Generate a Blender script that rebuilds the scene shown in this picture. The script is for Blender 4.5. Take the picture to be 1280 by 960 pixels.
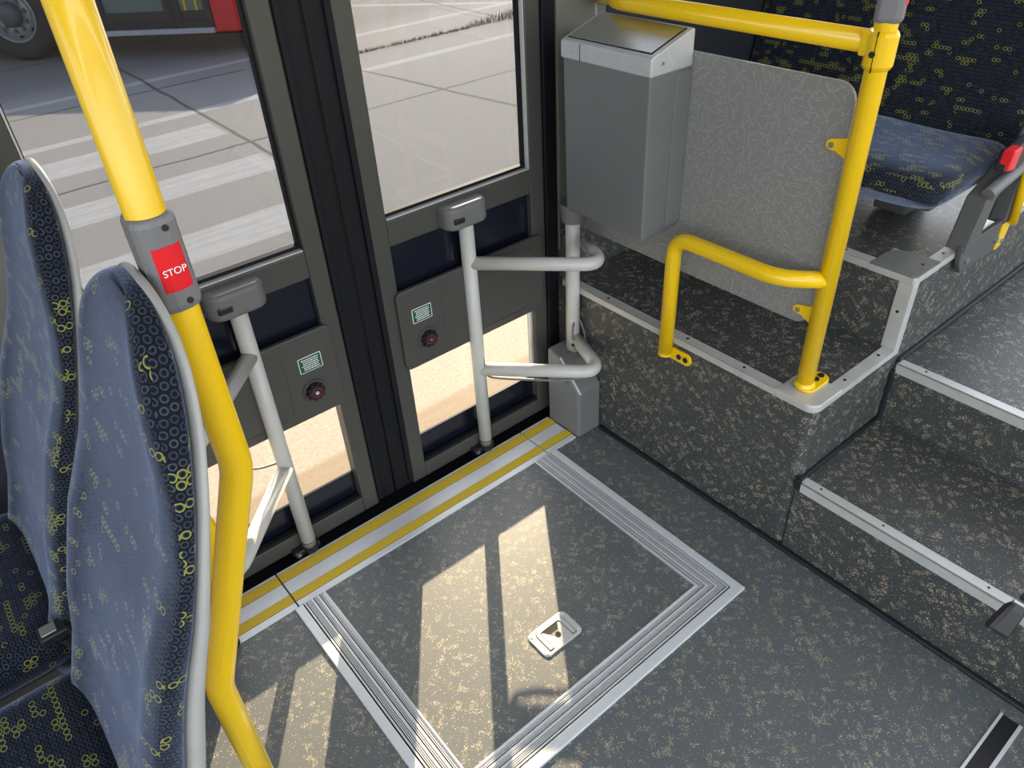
import bpy, bmesh, math, random
from mathutils import Vector, Matrix
for o in list(bpy.data.objects): bpy.data.objects.remove(o)
S = bpy.context.scene
COL = S.collection
PI = math.pi

# ------------------------------------------------------------------ camera
cam = bpy.data.objects.new('camera', bpy.data.cameras.new('camera'))
COL.objects.link(cam)
cam.data.sensor_width = 36.0
cam.data.lens = 947.54 / 1280 * 36.0
cam.data.clip_start = 0.02
cam.data.clip_end = 200
r0 = Vector((0.77017367, -0.63592302, -0.04933996))
r1 = Vector((-0.41282806, -0.4380216, -0.79856751))
r2 = Vector((0.48621549, 0.63540459, -0.59987958))
mw = Matrix((( r0.x, -r1.x, -r2.x, 0.0), (r0.y, -r1.y, -r2.y, 0.0), (r0.z, -r1.z, -r2.z, 1.7), (0, 0, 0, 1)))
cam.matrix_world = mw
S.camera = cam

# ------------------------------------------------------------------ world, sun, exposure
SUN_DIR = Vector((0.725, 1.0, 0.413)).normalized()
w = bpy.data.worlds.new('sky'); S.world = w; w.use_nodes = True
wn = w.node_tree.nodes; wl = w.node_tree.links
bg = wn['Background']
sky = wn.new('ShaderNodeTexSky'); sky.sky_type = 'NISHITA'; sky.sun_disc = False
sky.sun_elevation = math.asin(SUN_DIR.z); sky.sun_rotation = math.atan2(SUN_DIR.x, SUN_DIR.y)
sky.altitude = 200; sky.air_density = 1.0; sky.dust_density = 2.0
hs = wn.new('ShaderNodeHueSaturation'); hs.inputs['Saturation'].default_value = 0.45
wl.new(sky.outputs[0], hs.inputs['Color']); wl.new(hs.outputs[0], bg.inputs[0])
bg.inputs[1].default_value = 0.40
sd = bpy.data.lights.new('sun', 'SUN'); sd.energy = 13.0; sd.angle = math.radians(0.53); sd.color = (1.0, 0.80, 0.54)
so = bpy.data.objects.new('sun', sd); COL.objects.link(so)
so.rotation_euler = SUN_DIR.to_track_quat('Z', 'Y').to_euler(); so.location = (6, 9, 6)
S.view_settings.view_transform = 'Standard'; S.view_settings.look = 'None'
S.view_settings.exposure = 0.80; S.view_settings.gamma = 1.0; S.view_settings.use_curve_mapping = False
# unseen fill light below the ceiling, added to brighten the interior
def area(name, loc, sx, sy, e, col=(1, 1, 1), rot=(0, 0, 0)):
    d = bpy.data.lights.new(name, 'AREA'); d.shape = 'RECTANGLE'; d.size = sx; d.size_y = sy; d.energy = e; d.color = col
    o = bpy.data.objects.new(name, d); COL.objects.link(o); o.location = loc; o.rotation_euler = rot
    return o
area('interior_fill', (0.6, -0.35, 2.26), 5.0, 0.25, 14.0, (0.93, 0.97, 1.0))

# ------------------------------------------------------------------ materials
class NT:
    def __init__(s, name):
        s.m = bpy.data.materials.new(name); s.m.use_nodes = True
        s.t = s.m.node_tree; s.n = s.t.nodes; s.l = s.t.links; s.b = s.n['Principled BSDF']
    def node(s, t, **k):
        n = s.n.new(t)
        for a, v in k.items(): setattr(n, a, v)
        return n
    def put(s, sock, v):
        if isinstance(v, bpy.types.NodeSocket): s.l.new(v, sock)
        else: sock.default_value = v
    def math(s, op, a, b=None, c=None, clamp=False):
        n = s.node('ShaderNodeMath', operation=op, use_clamp=clamp)
        s.put(n.inputs[0], a)
        if b is not None: s.put(n.inputs[1], b)
        if c is not None: s.put(n.inputs[2], c)
        return n.outputs[0]
    def vmath(s, op, a, b=None, scale=None):
        n = s.node('ShaderNodeVectorMath', operation=op)
        s.put(n.inputs[0], a)
        if b is not None: s.put(n.inputs[1], b)
        if scale is not None: s.put(n.inputs['Scale'], scale)
        return n.outputs['Value'] if op in ('LENGTH', 'DOT_PRODUCT', 'DISTANCE') else n.outputs[0]
    def coord(s, which='Object'): return s.node('ShaderNodeTexCoord').outputs[which]
    def pos(s): return s.node('ShaderNodeNewGeometry').outputs['Position']
    def sep(s, v):
        n = s.node('ShaderNodeSeparateXYZ'); s.put(n.inputs[0], v); return n.outputs
    def comb(s, x, y, z=0.0):
        n = s.node('ShaderNodeCombineXYZ'); s.put(n.inputs[0], x); s.put(n.inputs[1], y); s.put(n.inputs[2], z); return n.outputs[0]
    def noise(s, v, scale, detail=2.0, rough=0.5):
        n = s.node('ShaderNodeTexNoise'); s.put(n.inputs['Vector'], v); n.inputs['Scale'].default_value = scale
        n.inputs['Detail'].default_value = detail; n.inputs['Roughness'].default_value = rough
        return n.outputs['Fac']
    def voro(s, v, scale, feature='F1', dim='3D'):
        n = s.node('ShaderNodeTexVoronoi', feature=feature, voronoi_dimensions=dim)
        s.put(n.inputs['Vector'], v); n.inputs['Scale'].default_value = scale
        return n.outputs
    def mix(s, f, a, b):
        n = s.node('ShaderNodeMix', data_type='RGBA'); s.put(n.inputs[0], f)
        s.put(n.inputs[6], a if isinstance(a, bpy.types.NodeSocket) else (*a, 1)); s.put(n.inputs[7], b if isinstance(b, bpy.types.NodeSocket) else (*b, 1))
        return n.outputs[2]
    def step(s, v, e0, e1):
        n = s.node('ShaderNodeMapRange'); s.put(n.inputs[0], v); n.inputs[1].default_value = e0; n.inputs[2].default_value = e1
        return n.outputs[0]
    def bump(s, h, strength=0.2, dist=0.001):
        n = s.node('ShaderNodeBump'); n.inputs['Strength'].default_value = strength; n.inputs['Distance'].default_value = dist
        s.put(n.inputs['Height'], h); s.l.new(n.outputs[0], s.b.inputs['Normal'])
    def set(s, **k):
        names = dict(color='Base Color', rough='Roughness', metal='Metallic', spec='Specular IOR Level', sheen='Sheen Weight', sheen_rough='Sheen Roughness', sheen_tint='Sheen Tint', coat='Coat Weight')
        for a, v in k.items():
            if a in ('color', 'sheen_tint') and not isinstance(v, bpy.types.NodeSocket): v = (*v, 1)
            s.put(s.b.inputs[names[a]], v)
        return s

def simple(name, color, rough=0.5, metal=0.0, var=0.08, scale=25.0, bump=0.0, bscale=400.0, **k):
    t = NT(name)
    p = t.coord()
    n = t.noise(p, scale, 3.0)
    lo = tuple(c * (1 - var) for c in color); hi = tuple(min(1, c * (1 + var)) for c in color)
    t.set(color=t.mix(n, lo, hi), rough=rough, metal=metal, **k)
    if bump: t.bump(t.noise(p, bscale, 2.0), bump)
    return t.m

M = {}
M['frame_grey'] = simple('door_frame_grey', (0.060, 0.060, 0.052), 0.42)
M['panel_grey'] = simple('door_panel_grey', (0.062, 0.060, 0.054), 0.5, bump=0.15)
M['rubber'] = simple('black_rubber', (0.006, 0.0065, 0.009), 0.6, var=.2, spec=0.25)
M['blackglass'] = simple('black_painted_backing', (0.006, 0.008, 0.016), 0.18)
M['alu'] = simple('brushed_aluminium', (0.70, 0.71, 0.73), 0.40, 0.35, var=.06)
M['alu_trim'] = simple('aluminium_edge_trim', (0.56, 0.56, 0.54), 0.42, 0.35, var=.12)
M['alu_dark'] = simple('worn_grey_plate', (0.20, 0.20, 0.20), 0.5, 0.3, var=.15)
M['white_tube'] = simple('light_grey_lacquered_tube', (0.56, 0.55, 0.52), 0.3, var=.04)
M['bead'] = simple('silver_window_bead', (0.55, 0.54, 0.52), 0.35, 0.3)
M['yellow'] = simple('yellow_lacquered_tube', (0.86, 0.545, 0.003), 0.26, var=.03, coat=0.3)
M['cap_grey'] = simple('grey_plastic_cap', (0.15, 0.15, 0.145), 0.45, bump=0.1)
M['bin_grey'] = simple('bin_grey_plastic', (0.155, 0.16, 0.158), 0.45, var=.07, scale=9)
M['bin_trim'] = simple('silver_taped_bin_rim', (0.52, 0.53, 0.54), 0.38, 0.25, var=.12, scale=40)
M['bin_lid'] = simple('brushed_steel_lid', (0.50, 0.52, 0.53), 0.3, 0.9, var=.12, scale=14)
M['wall_grey'] = simple('wall_panel_grey', (0.17, 0.17, 0.145), 0.55)
M['wall_dark'] = simple('wall_panel_dark', (0.016, 0.018, 0.024), 0.6)
M['ceiling'] = simple('ceiling_panel', (0.55, 0.55, 0.54), 0.6)
M['shell'] = simple('seat_shell_grey', (0.36, 0.355, 0.34), 0.5, bump=0.1)
M['bracket'] = simple('seat_bracket_grey', (0.085, 0.085, 0.085), 0.5)
M['blackplastic'] = simple('black_plastic', (0.012, 0.012, 0.014), 0.4)
M['webbing'] = simple('black_webbing', (0.014, 0.014, 0.016), 0.8, bump=0.5, bscale=900)
M['red'] = simple('red_button', (0.72, 0.012, 0.02), 0.3)
M['dark_red'] = simple('dark_red_print', (0.30, 0.015, 0.03), 0.4)
M['housing'] = simple('grey_button_housing', (0.17, 0.17, 0.18), 0.45)
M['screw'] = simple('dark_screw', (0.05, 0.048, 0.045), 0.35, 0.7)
M['bolt'] = simple('steel_bolt', (0.5, 0.5, 0.5), 0.3, 0.9)
M['white_print'] = simple('white_print', (0.85, 0.85, 0.85), 0.5)
M['sticker_green'] = simple('green_sticker', (0.008, 0.085, 0.035), 0.4)
M['seal'] = simple('black_sealant', (0.01, 0.012, 0.016), 0.45)
M['gap'] = simple('dark_gap', (0.004, 0.004, 0.004), 0.9)
M['bus_white'] = simple('bus_white_paint', (0.62, 0.62, 0.64), 0.25)
M['bus_red'] = simple('bus_red_paint', (0.95, 0.03, 0.04), 0.25)
M['bus_black'] = simple('bus_black_frame', (0.035, 0.037, 0.042), 0.3)
M['bus_glass'] = simple('bus_dark_glass', (0.16, 0.22, 0.20), 0.08)
M['tyre'] = simple('tyre_rubber', (0.045, 0.045, 0.048), 0.75, var=.2)
M['rim'] = simple('wheel_rim_silver', (0.42, 0.42, 0.42), 0.4, 0.4, var=.2)
M['hub'] = simple('wheel_hub_grey', (0.14, 0.15, 0.165), 0.5, 0.2, var=.2)
M['weeds'] = simple('dry_weeds', (0.30, 0.26, 0.14), 0.9, var=.4)
M['cable'] = simple('grey_cable', (0.16, 0.15, 0.15), 0.5)

def glass(name, tint):
    t = NT(name); out = t.n['Material Output']
    tr = t.node('ShaderNodeBsdfTransparent'); tr.inputs[0].default_value = (*tint, 1)
    gl = t.node('ShaderNodeBsdfGlossy'); gl.inputs['Roughness'].default_value = 0.01
    fr = t.node('ShaderNodeFresnel'); fr.inputs[0].default_value = 1.35
    mx = t.node('ShaderNodeMixShader')
    ge = t.node('ShaderNodeNewGeometry')
    t.l.new(t.math('MULTIPLY', fr.outputs[0], t.math('SUBTRACT', 1.0, ge.outputs['Backfacing'])), mx.inputs[0]); t.l.new(tr.outputs[0], mx.inputs[1]); t.l.new(gl.outputs[0], mx.inputs[2])
    t.l.new(mx.outputs[0], out.inputs[0]); return t.m
M['glass_tint'] = glass('tinted_glass', (0.40, 0.42, 0.45))
M['glass_clear'] = glass('clear_glass', (0.90, 0.89, 0.87))

def vinyl():
    t = NT('speckled_vinyl'); p = t.coord('UV')
    sx, sy, sz = t.sep(p)
    wob = t.noise(p, 30, 2.0)
    a = t.math('ADD', t.math('MULTIPLY', sx, 0.7), t.math('ADD', t.math('MULTIPLY', sy, 0.7), t.math('MULTIPLY', sz, 0.5)))
    b = t.math('ADD', t.math('MULTIPLY', sx, -0.7), t.math('ADD', t.math('MULTIPLY', sy, 0.7), t.math('MULTIPLY', sz, 0.6)))
    zz = t.math('MULTIPLY', sz, 0.6)
    v1 = t.comb(t.math('MULTIPLY', a, 21.0), t.math('MULTIPLY', b, 44.0), t.math('MULTIPLY', zz, 24))
    v2 = t.comb(t.math('MULTIPLY', a, 44.0), t.math('MULTIPLY', b, 21.0), t.math('ADD', t.math('MULTIPLY', zz, 24), 7.3))
    d1 = t.voro(v1, 1.0)['Distance']; d2 = t.voro(v2, 1.0)['Distance']
    dd = t.math('MINIMUM', d1, d2)
    dd = t.math('ADD', dd, t.math('MULTIPLY', t.math('SUBTRACT', t.noise(p, 160, 2), 0.5), 0.30))
    cl = t.step(dd, 0.345, 0.24)
    sp = t.voro(p, 500.0)
    rnd = t.sep(sp['Color'])
    inside = t.step(sp['Distance'], 0.55, 0.42)
    tan_m = t.math('MULTIPLY', t.math('GREATER_THAN', t.math('ADD', rnd[0], t.math('MULTIPLY', cl, 0.50)), 0.965), inside)
    sp2 = t.voro(p, 260.0)
    r2_ = t.sep(sp2['Color'])
    fl = t.math('MULTIPLY', t.math('GREATER_THAN', r2_[1], 0.975), t.step(sp2['Distance'], 0.42, 0.3))
    base = t.mix(t.noise(p, 6, 2), (0.090, 0.102, 0.106), (0.108, 0.120, 0.123))
    tan = t.mix(rnd[1], (0.34, 0.25, 0.13), (0.62, 0.55, 0.40))
    c = t.mix(tan_m, base, tan); c = t.mix(fl, c, (0.45, 0.48, 0.45))
    t.set(color=c, rough=0.46, spec=0.6)
    t.bump(t.noise(p, 700, 2), 0.15)
    return t.m
M['vinyl'] = vinyl()

def vinyl_dark():   # darker copy of the same covering, used on the podium and steps
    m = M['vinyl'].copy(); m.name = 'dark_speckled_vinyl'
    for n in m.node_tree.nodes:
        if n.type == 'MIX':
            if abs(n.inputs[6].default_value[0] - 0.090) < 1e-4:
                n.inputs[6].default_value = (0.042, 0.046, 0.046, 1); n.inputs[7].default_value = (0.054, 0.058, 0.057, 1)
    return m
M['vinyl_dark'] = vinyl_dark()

def fabric():
    t = NT('ring_pattern_moquette')
    uv = t.coord('UV'); su, sv, _ = t.sep(uv)
    P = 0.0108
    u = t.math('DIVIDE', su, P); v = t.math('DIVIDE', sv, P * 0.9)
    row = t.math('FLOOR', v)
    off = t.math('MULTIPLY', t.math('MODULO', t.math('ABSOLUTE', row), 2.0), 0.5)
    uu = t.math('ADD', u, off); colm = t.math('FLOOR', uu)
    fu = t.math('SUBTRACT', t.math('FRACT', uu), 0.5); fv = t.math('SUBTRACT', t.math('FRACT', v), 0.5)
    d = t.math('SQRT', t.math('ADD', t.math('MULTIPLY', fu, fu), t.math('MULTIPLY', fv, fv)))
    ring = t.step(t.math('ABSOLUTE', t.math('SUBTRACT', d, 0.33)), 0.11, 0.05)
    yr = t.step(t.math('ABSOLUTE', t.math('SUBTRACT', d, 0.43)), 0.095, 0.04)
    cell = t.comb(t.math('MULTIPLY', t.math('FLOOR', uu), 0.24), t.math('MULTIPLY', row, 0.50), 0)
    nz = t.noise(cell, 1.0, 1.0)
    big = t.noise(uv, 3.0, 1.0)
    ymask = t.math('GREATER_THAN', t.math('ADD', nz, t.math('MULTIPLY', t.math('SUBTRACT', big, 0.5), 0.3)), 0.585)
    fiber = t.noise(uv, 900, 2)
    dim = t.step(t.noise(t.comb(colm, row), 0.9, 0), 0.3, 0.65)
    base = t.mix(fiber, (0.004, 0.005, 0.011), (0.012, 0.015, 0.030))
    c = t.mix(t.math('MULTIPLY', ring, t.math('MULTIPLY_ADD', dim, 0.4, 0.25)), base, (0.085, 0.10, 0.105))
    c = t.mix(t.math('MULTIPLY', yr, ymask), c, (0.27, 0.27, 0.055))
    t.set(color=c, rough=0.9, sheen=1.0, sheen_rough=0.30, sheen_tint=(0.52, 0.62, 0.92), spec=0.1)
    t.bump(fiber, 0.5, 0.002)
    return t.m
M['fabric'] = fabric()

def board():
    t = NT('grey_dash_laminate'); p = t.coord(); sx, sy, sz = t.sep(p)
    q = t.comb(sy, sz, 0)
    tot = None
    for k, sc in ((0, 44.0), (1, 50.0)):
        qq = t.vmath('ADD', q, (0.37 * k, 0.21 * k, 0))
        vs = t.voro(qq, sc, dim='2D')
        loc = t.vmath('SUBTRACT', t.vmath('SCALE', qq, scale=1.0), vs['Position'])
        lx, ly, _ = t.sep(loc)
        ang = t.math('MULTIPLY', t.sep(vs['Color'])[0], 6.283)
        cs = t.math('COSINE', ang); sn = t.math('SINE', ang)
        a = t.math('ADD', t.math('MULTIPLY', lx, cs), t.math('MULTIPLY', ly, sn))
        b = t.math('SUBTRACT', t.math('MULTIPLY', ly, cs), t.math('MULTIPLY', lx, sn))
        ln = t.math('MULTIPLY', t.step(t.math('ABSOLUTE', b), 0.0009, 0.0003), t.step(t.math('ABSOLUTE', a), 0.0115, 0.0105))
        tot = ln if tot is None else t.math('MAXIMUM', tot, ln)
    c = t.mix(tot, (0.225, 0.225, 0.218), (0.36, 0.36, 0.335))
    t.set(color=c, rough=0.38, spec=0.5); return t.m
M['board'] = board()

def grip():
    t = NT('yellow_anti_slip_strip'); p = t.coord(); n = t.noise(p, 350, 3, 0.8)
    t.set(color=t.mix(n, (0.38, 0.25, 0.006), (0.88, 0.62, 0.05)), rough=0.75); t.bump(n, 0.6, 0.001); return t.m
M['grip'] = grip()

def sill_metal():
    t = NT('sill_aluminium'); p = t.coord(); sx, sy, sz = t.sep(p)
    n = t.noise(t.comb(t.math('MULTIPLY', sx, 0.15), sy), 180, 2)
    t.set(color=t.mix(n, (0.60, 0.62, 0.64), (0.74, 0.76, 0.78)), rough=0.42, metal=0.25); return t.m
M['sill'] = sill_metal()

def ground():
    t = NT('concrete_with_road_paint'); p = t.pos(); sx, sy, sz = t.sep(p)
    n = t.noise(p, 0.6, 4); f = t.noise(p, 60, 3, 0.7); f2 = t.noise(p, 9, 4, 0.6)
    wx = t.math('ADD', sx, t.math('MULTIPLY', t.math('SUBTRACT', t.noise(p, 1.2, 3), 0.5), 0.10))
    wy = t.math('ADD', sy, t.math('MULTIPLY', t.math('SUBTRACT', t.noise(p, 1.5, 3), 0.5), 0.08))
    def band(v, c, h, soft=0.012):
        return t.step(t.math('ABSOLUTE', t.math('SUBTRACT', v, c)), h + soft, h)
    conc = t.mix(n, (0.40, 0.375, 0.36), (0.47, 0.44, 0.42))
    conc = t.mix(t.math('MULTIPLY', t.step(f, 0.35, 0.75), 0.5), conc, (0.58, 0.55, 0.51))
    far = t.step(sy, 9.0, 9.6)
    conc = t.mix(t.math('MULTIPLY', far, 0.6), conc, (0.20, 0.20, 0.205))
    conc = t.mix(t.step(sy, 3.25, 3.15), conc, t.mix(t.step(f, .3, .7), (0.20, 0.18, 0.15), (0.30, 0.275, 0.235)))
    # near apron
    apron = t.step(sy, 2.31, 2.28)
    conc = t.mix(apron, conc, t.mix(f, (0.13, 0.10, 0.068), (0.25, 0.20, 0.145)))
    wear = t.step(t.math('ADD', t.math('MULTIPLY', f2, 0.6), t.math('MULTIPLY', f, 0.5)), 0.38, 0.62)
    paint = None
    zx = t.math('MULTIPLY', t.step(sx, 2.17, 2.14), t.step(sx, -1.9, -1.8))
    for yc, hw in ((7.85 - 1.07, 0.21), (5.70, 0.20), (4.62, 0.21), (3.50, 0.20)):
        b = t.math('MULTIPLY', band(wy, yc, hw), zx)
        b = t.math('MULTIPLY', b, t.math('MULTIPLY_ADD', t.step(t.noise(t.comb(t.math('MULTIPLY', sx, 0.5), t.math('MULTIPLY', sy, 6)), 3.0, 4), 0.35, 0.6), 0.35, 0.62))
        paint = b if paint is None else t.math('MAXIMUM', paint, b)
    for yc, hw in ((8.90, 0.055), (7.42, 0.06)):
        paint = t.math('MAXIMUM', paint, t.math('MULTIPLY', band(sy, yc, hw), 0.85))
    dg = t.math('ADD', sy, t.math('MULTIPLY', t.math('SUBTRACT', sx, 6.0), 1.17))
    paint = t.math('MAXIMUM', paint, t.math('MULTIPLY', t.math('MULTIPLY', band(dg, 10.25, 0.09), t.step(sy, 8.9, 9.0)), 0.8))
    conc = t.mix(t.math('MULTIPLY', paint, t.math('MULTIPLY_ADD', wear, -0.25, 0.95)), conc, (0.80, 0.80, 0.80))
    joint = None
    lef = t.step(sx, 3.2, 3.1); rig = t.math('SUBTRACT', 1.0, lef)
    js = [band(wy, 6.22, 0.012), t.math('MULTIPLY', band(wy, 8.50, 0.012), lef), t.math('MULTIPLY', band(wy, 8.12, 0.022), rig), band(wy, 10.75, 0.012), band(wy, 4.02, 0.006),
          band(wx, 2.20, 0.012), t.math('MULTIPLY', band(t.math('ADD', wx, t.math('MULTIPLY', sy, 0.14)), 5.02, 0.016), t.step(sy, 8.2, 8.1)), band(wx, 6.5, 0.016), band(wx, -1.6, 0.016)]
    for j in js: joint = j if joint is None else t.math('MAXIMUM', joint, j)
    conc = t.mix(t.math('MULTIPLY', joint, 0.8), conc, (0.09, 0.085, 0.07))
    t.set(color=conc, rough=0.85); return t.m
M['ground'] = ground()

# ------------------------------------------------------------------ mesh helpers
def link(name, bm, mat, parent=None, smooth=False, uvbox=False, bevel=0.0, seg=2):
    bm.normal_update()
    bmesh.ops.recalc_face_normals(bm, faces=bm.faces[:])
    if uvbox or (isinstance(mat, str) and mat.startswith('vinyl')):
        uvl = bm.loops.layers.uv.new('UVMap')
        for f in bm.faces:
            n = f.normal; ax = max(range(3), key=lambda i: abs(n[i]))
            for l in f.loops:
                c = l.vert.co
                l[uvl].uv = (c.y, c.z) if ax == 0 else ((c.x + 0.31, c.z) if ax == 1 else (c.y, c.x + 0.17))
    me = bpy.data.meshes.new(name); bm.to_mesh(me); bm.free()
    if smooth:
        for p in me.polygons: p.use_smooth = True
    me.materials.append(M[mat] if isinstance(mat, str) else mat)
    o = bpy.data.objects.new(name, me); COL.objects.link(o)
    if parent: o.parent = parent; o.matrix_parent_inverse = Matrix()
    if parent:
        # children were modelled in world coordinates
        off = world_loc(parent)
        for v in me.vertices: v.co -= off
    if bevel:
        b = o.modifiers.new('bevel', 'BEVEL'); b.width = bevel; b.segments = seg; b.limit_method = 'ANGLE'; b.angle_limit = math.radians(35)
    return o
def world_loc(o):
    v = Vector(o.location)
    while o.parent: o = o.parent; v = v + Vector(o.location)
    return v
def box(bm, x0, x1, y0, y1, z0, z1):
    vs = [bm.verts.new((x, y, z)) for x in (x0, x1) for y in (y0, y1) for z in (z0, z1)]
    for f in ((0, 1, 3, 2), (4, 6, 7, 5), (0, 4, 5, 1), (2, 3, 7, 6), (0, 2, 6, 4), (1, 5, 7, 3)):
        bm.faces.new([vs[i] for i in f])
    return vs
def boxes(*bs):
    bm = bmesh.new()
    for b in bs: box(bm, *b)
    return bm
def smooth_path(pts, r, n=7):
    pts = [Vector(p) for p in pts]; out = [pts[0]]
    for i in range(1, len(pts) - 1):
        a, b, c = pts[i - 1], pts[i], pts[i + 1]
        rr = r[i] if isinstance(r, (list, tuple)) else r
        d0 = min(rr, (a - b).length * 0.48); d1 = min(rr, (c - b).length * 0.48)
        p0 = b + (a - b).normalized() * d0; p1 = b + (c - b).normalized() * d1
        for k in range(n + 1):
            s = k / n; out.append(p0 * (1 - s) ** 2 + b * 2 * s * (1 - s) + p1 * s * s)
    out.append(pts[-1]); return out
def tube(bm, pts, rad, seg=20, caps=True):
    pts = [Vector(p) for p in pts]; rings = []
    t0 = (pts[1] - pts[0]).normalized()
    n = t0.orthogonal().normalized()
    for i, p in enumerate(pts):
        if i == 0: t = t0
        elif i == len(pts) - 1: t = (pts[i] - pts[i - 1]).normalized()
        else: t = ((pts[i + 1] - p).normalized() + (p - pts[i - 1]).normalized()).normalized()
        n = (n - t * n.dot(t)).normalized(); b = t.cross(n)
        rr = rad[i] if isinstance(rad, (list, tuple)) else rad
        rings.append([bm.verts.new(p + (n * math.cos(2 * PI * k / seg) + b * math.sin(2 * PI * k / seg)) * rr) for k in range(seg)])
    for a, b in zip(rings, rings[1:]):
        for k in range(seg): bm.faces.new((a[k], a[(k + 1) % seg], b[(k + 1) % seg], b[k]))
    if caps: bm.faces.new(rings[0][::-1]); bm.faces.new(rings[-1])
def tube_obj(name, pts, rad, mat, parent=None, bend=0.05, seg=20):
    bm = bmesh.new(); tube(bm, smooth_path(pts, bend) if len(pts) > 2 else pts, rad, seg)
    o = link(name, bm, mat, parent)
    for p in o.data.polygons: p.use_smooth = len(p.vertices) == 4
    return o
def prism(bm, poly, axis, a, b):
    """extrude a 2-D polygon along axis (0,1,2) from a to b"""
    def mk(p, h):
        return {0: (h, p[0], p[1]), 1: (p[0], h, p[1]), 2: (p[0], p[1], h)}[axis]
    v0 = [bm.verts.new(mk(p, a)) for p in poly]; v1 = [bm.verts.new(mk(p, b)) for p in poly]
    n = len(poly); bm.faces.new(v0[::-1]); bm.faces.new(v1)
    for i in range(n): bm.faces.new((v0[i], v0[(i + 1) % n], v1[(i + 1) % n], v1[i]))
def rrect(x0, x1, y0, y1, r, n=6):
    if not isinstance(r, (list, tuple)): r = (r,) * 4
    out = []
    for (cx, cy, a0), rr in zip(((x1, y0, -90), (x1, y1, 0), (x0, y1, 90), (x0, y0, 180)), r):
        sx = -1 if cx == x1 else 1; sy = -1 if cy == y1 else 1
        if rr <= 0: out.append((cx, cy)); continue
        for k in range(n + 1):
            a = math.radians(a0 + 90 * k / n)
            out.append((cx + sx * rr + rr * math.cos(a), cy + sy * rr + rr * math.sin(a)))
    return out
def prism_obj(name, poly, axis, a, b, mat, parent=None, bevel=0.0, **k):
    bm = bmesh.new(); prism(bm, poly, axis, a, b); return link(name, bm, mat, parent, bevel=bevel, **k)
def disc(bm, c, axis, r, h, seg=24, r2=None):
    d = Vector((axis == 0, axis == 1, axis == 2)).normalized() if isinstance(axis, int) else Vector(axis).normalized()
    c = Vector(c); tube(bm, [c, c + d * h], [r, r if r2 is None else r2], seg)
def thing(name, label, cat, loc=(0, 0, 0), group=None):
    o = bpy.data.objects.new(name, None); COL.objects.link(o); o.location = loc; o.empty_display_size = 0.1
    o['label'] = label; o['category'] = cat
    if group: o['group'] = group
    return o
def struct(o, label=None):
    o['kind'] = 'structure'
    if label: o['label'] = label
    return o
def sempty(name, loc=(0, 0, 0)):
    o = bpy.data.objects.new(name, None); COL.objects.link(o); o.location = loc; o['kind'] = 'structure'; return o
def text_mesh(name, body, size, mat, parent, mtx, ext=0.0003):
    c = bpy.data.curves.new(name, 'FONT'); c.body = body; c.size = size; c.extrude = ext; c.align_x = 'CENTER'; c.align_y = 'CENTER'
    t = bpy.data.objects.new(name + '_tmp', c); COL.objects.link(t)
    bpy.context.view_layer.update()
    me = bpy.data.meshes.new_from_object(t.evaluated_get(bpy.context.evaluated_depsgraph_get()))
    bpy.data.objects.remove(t); me.transform(mtx); me.materials.clear(); me.materials.append(M[mat])
    o = bpy.data.objects.new(name, me); COL.objects.link(o); o.parent = parent
    off = world_loc(parent)
    for v in me.vertices: v.co -= off
    return o

# ------------------------------------------------------------------ floor, walls, ground
Z1, Z2, ZA, ZB = 0.505, 0.725, 0.262, 0.450   # podium top, upper tier top, first step, raised aisle
struct(link('floor', boxes((-1.9, 1.447, -1.1, 1.42, -0.06, 0.0), (-1.9, 0.04, 1.42, 1.60, -0.06, 0.0)), 'vinyl'))
struct(link('ground', boxes((-30, 40, -20, 60, -0.60, -0.35)), 'ground'))
# side wall right of the door
wr = sempty('wall_right')
link('wall_panel', boxes((1.447, 1.63, 1.602, 1.66, 0.60, 2.3)), 'wall_grey', wr, bevel=.003)
link('wall_joint', boxes((1.585, 1.589, 1.597, 1.602, 0.75, 2.3)), 'bead', wr)
link('wall_lower_panel', boxes((1.63, 3.6, 1.60, 1.66, -0.3, 1.46)), 'wall_dark', wr)
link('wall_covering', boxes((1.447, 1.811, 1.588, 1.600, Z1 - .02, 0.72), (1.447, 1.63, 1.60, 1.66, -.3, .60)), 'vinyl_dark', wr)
link('wall_upper_panel', boxes((1.63, 3.6, 1.60, 1.66, 2.05, 2.3), (2.95, 3.02, 1.60, 1.66, 1.46, 2.05)), 'wall_grey', wr)
struct(link('window_1', boxes((1.63, 3.6, 1.628, 1.634, 1.46, 2.05)), 'glass_tint'))
# side wall left of the door
wlft = sempty('wall_left')
link('wall_panel', boxes((-1.9, 0.036, 1.60, 1.66, 0.90, 1.30), (-1.9, 0.036, 1.60, 1.66, 2.05, 2.3), (-0.05, 0.036, 1.60, 1.66, 1.3, 2.05)), 'wall_grey', wlft)
link('wall_pillar_panel', boxes((-0.30, 0.075, 1.52, 1.60, 0.905, 1.75)), 'wall_grey', wlft, bevel=.004)
link('wall_rail', boxes((-1.9, 0.06, 1.56, 1.60, 0.872, 0.90)), 'bead', wlft)
link('wall_lower_panel', boxes((-1.9, 0.036, 1.60, 1.66, -0.3, 0.90)), 'wall_dark', wlft)
struct(link('window_2', boxes((-1.9, -0.05, 1.628, 1.634, 1.30, 2.05)), 'glass_tint'))
# header above the doors, ceiling
struct(link('wall_header', boxes((0.036, 1.447, 1.60, 1.66, 2.10, 2.3)), 'wall_grey'))
struct(link('ceiling', boxes((-1.9, 3.6, -1.1, 1.66, 2.30, 2.34)), 'ceiling'))
# recess under the doors (door track); rear lip added to block stray sun
struct(link('trim_1', boxes((0.04, 1.447, 1.562, 1.646, -0.30, -0.02), (0.04, 1.447, 1.6465, 1.66, -.30, .05)), 'rubber'))
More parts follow.
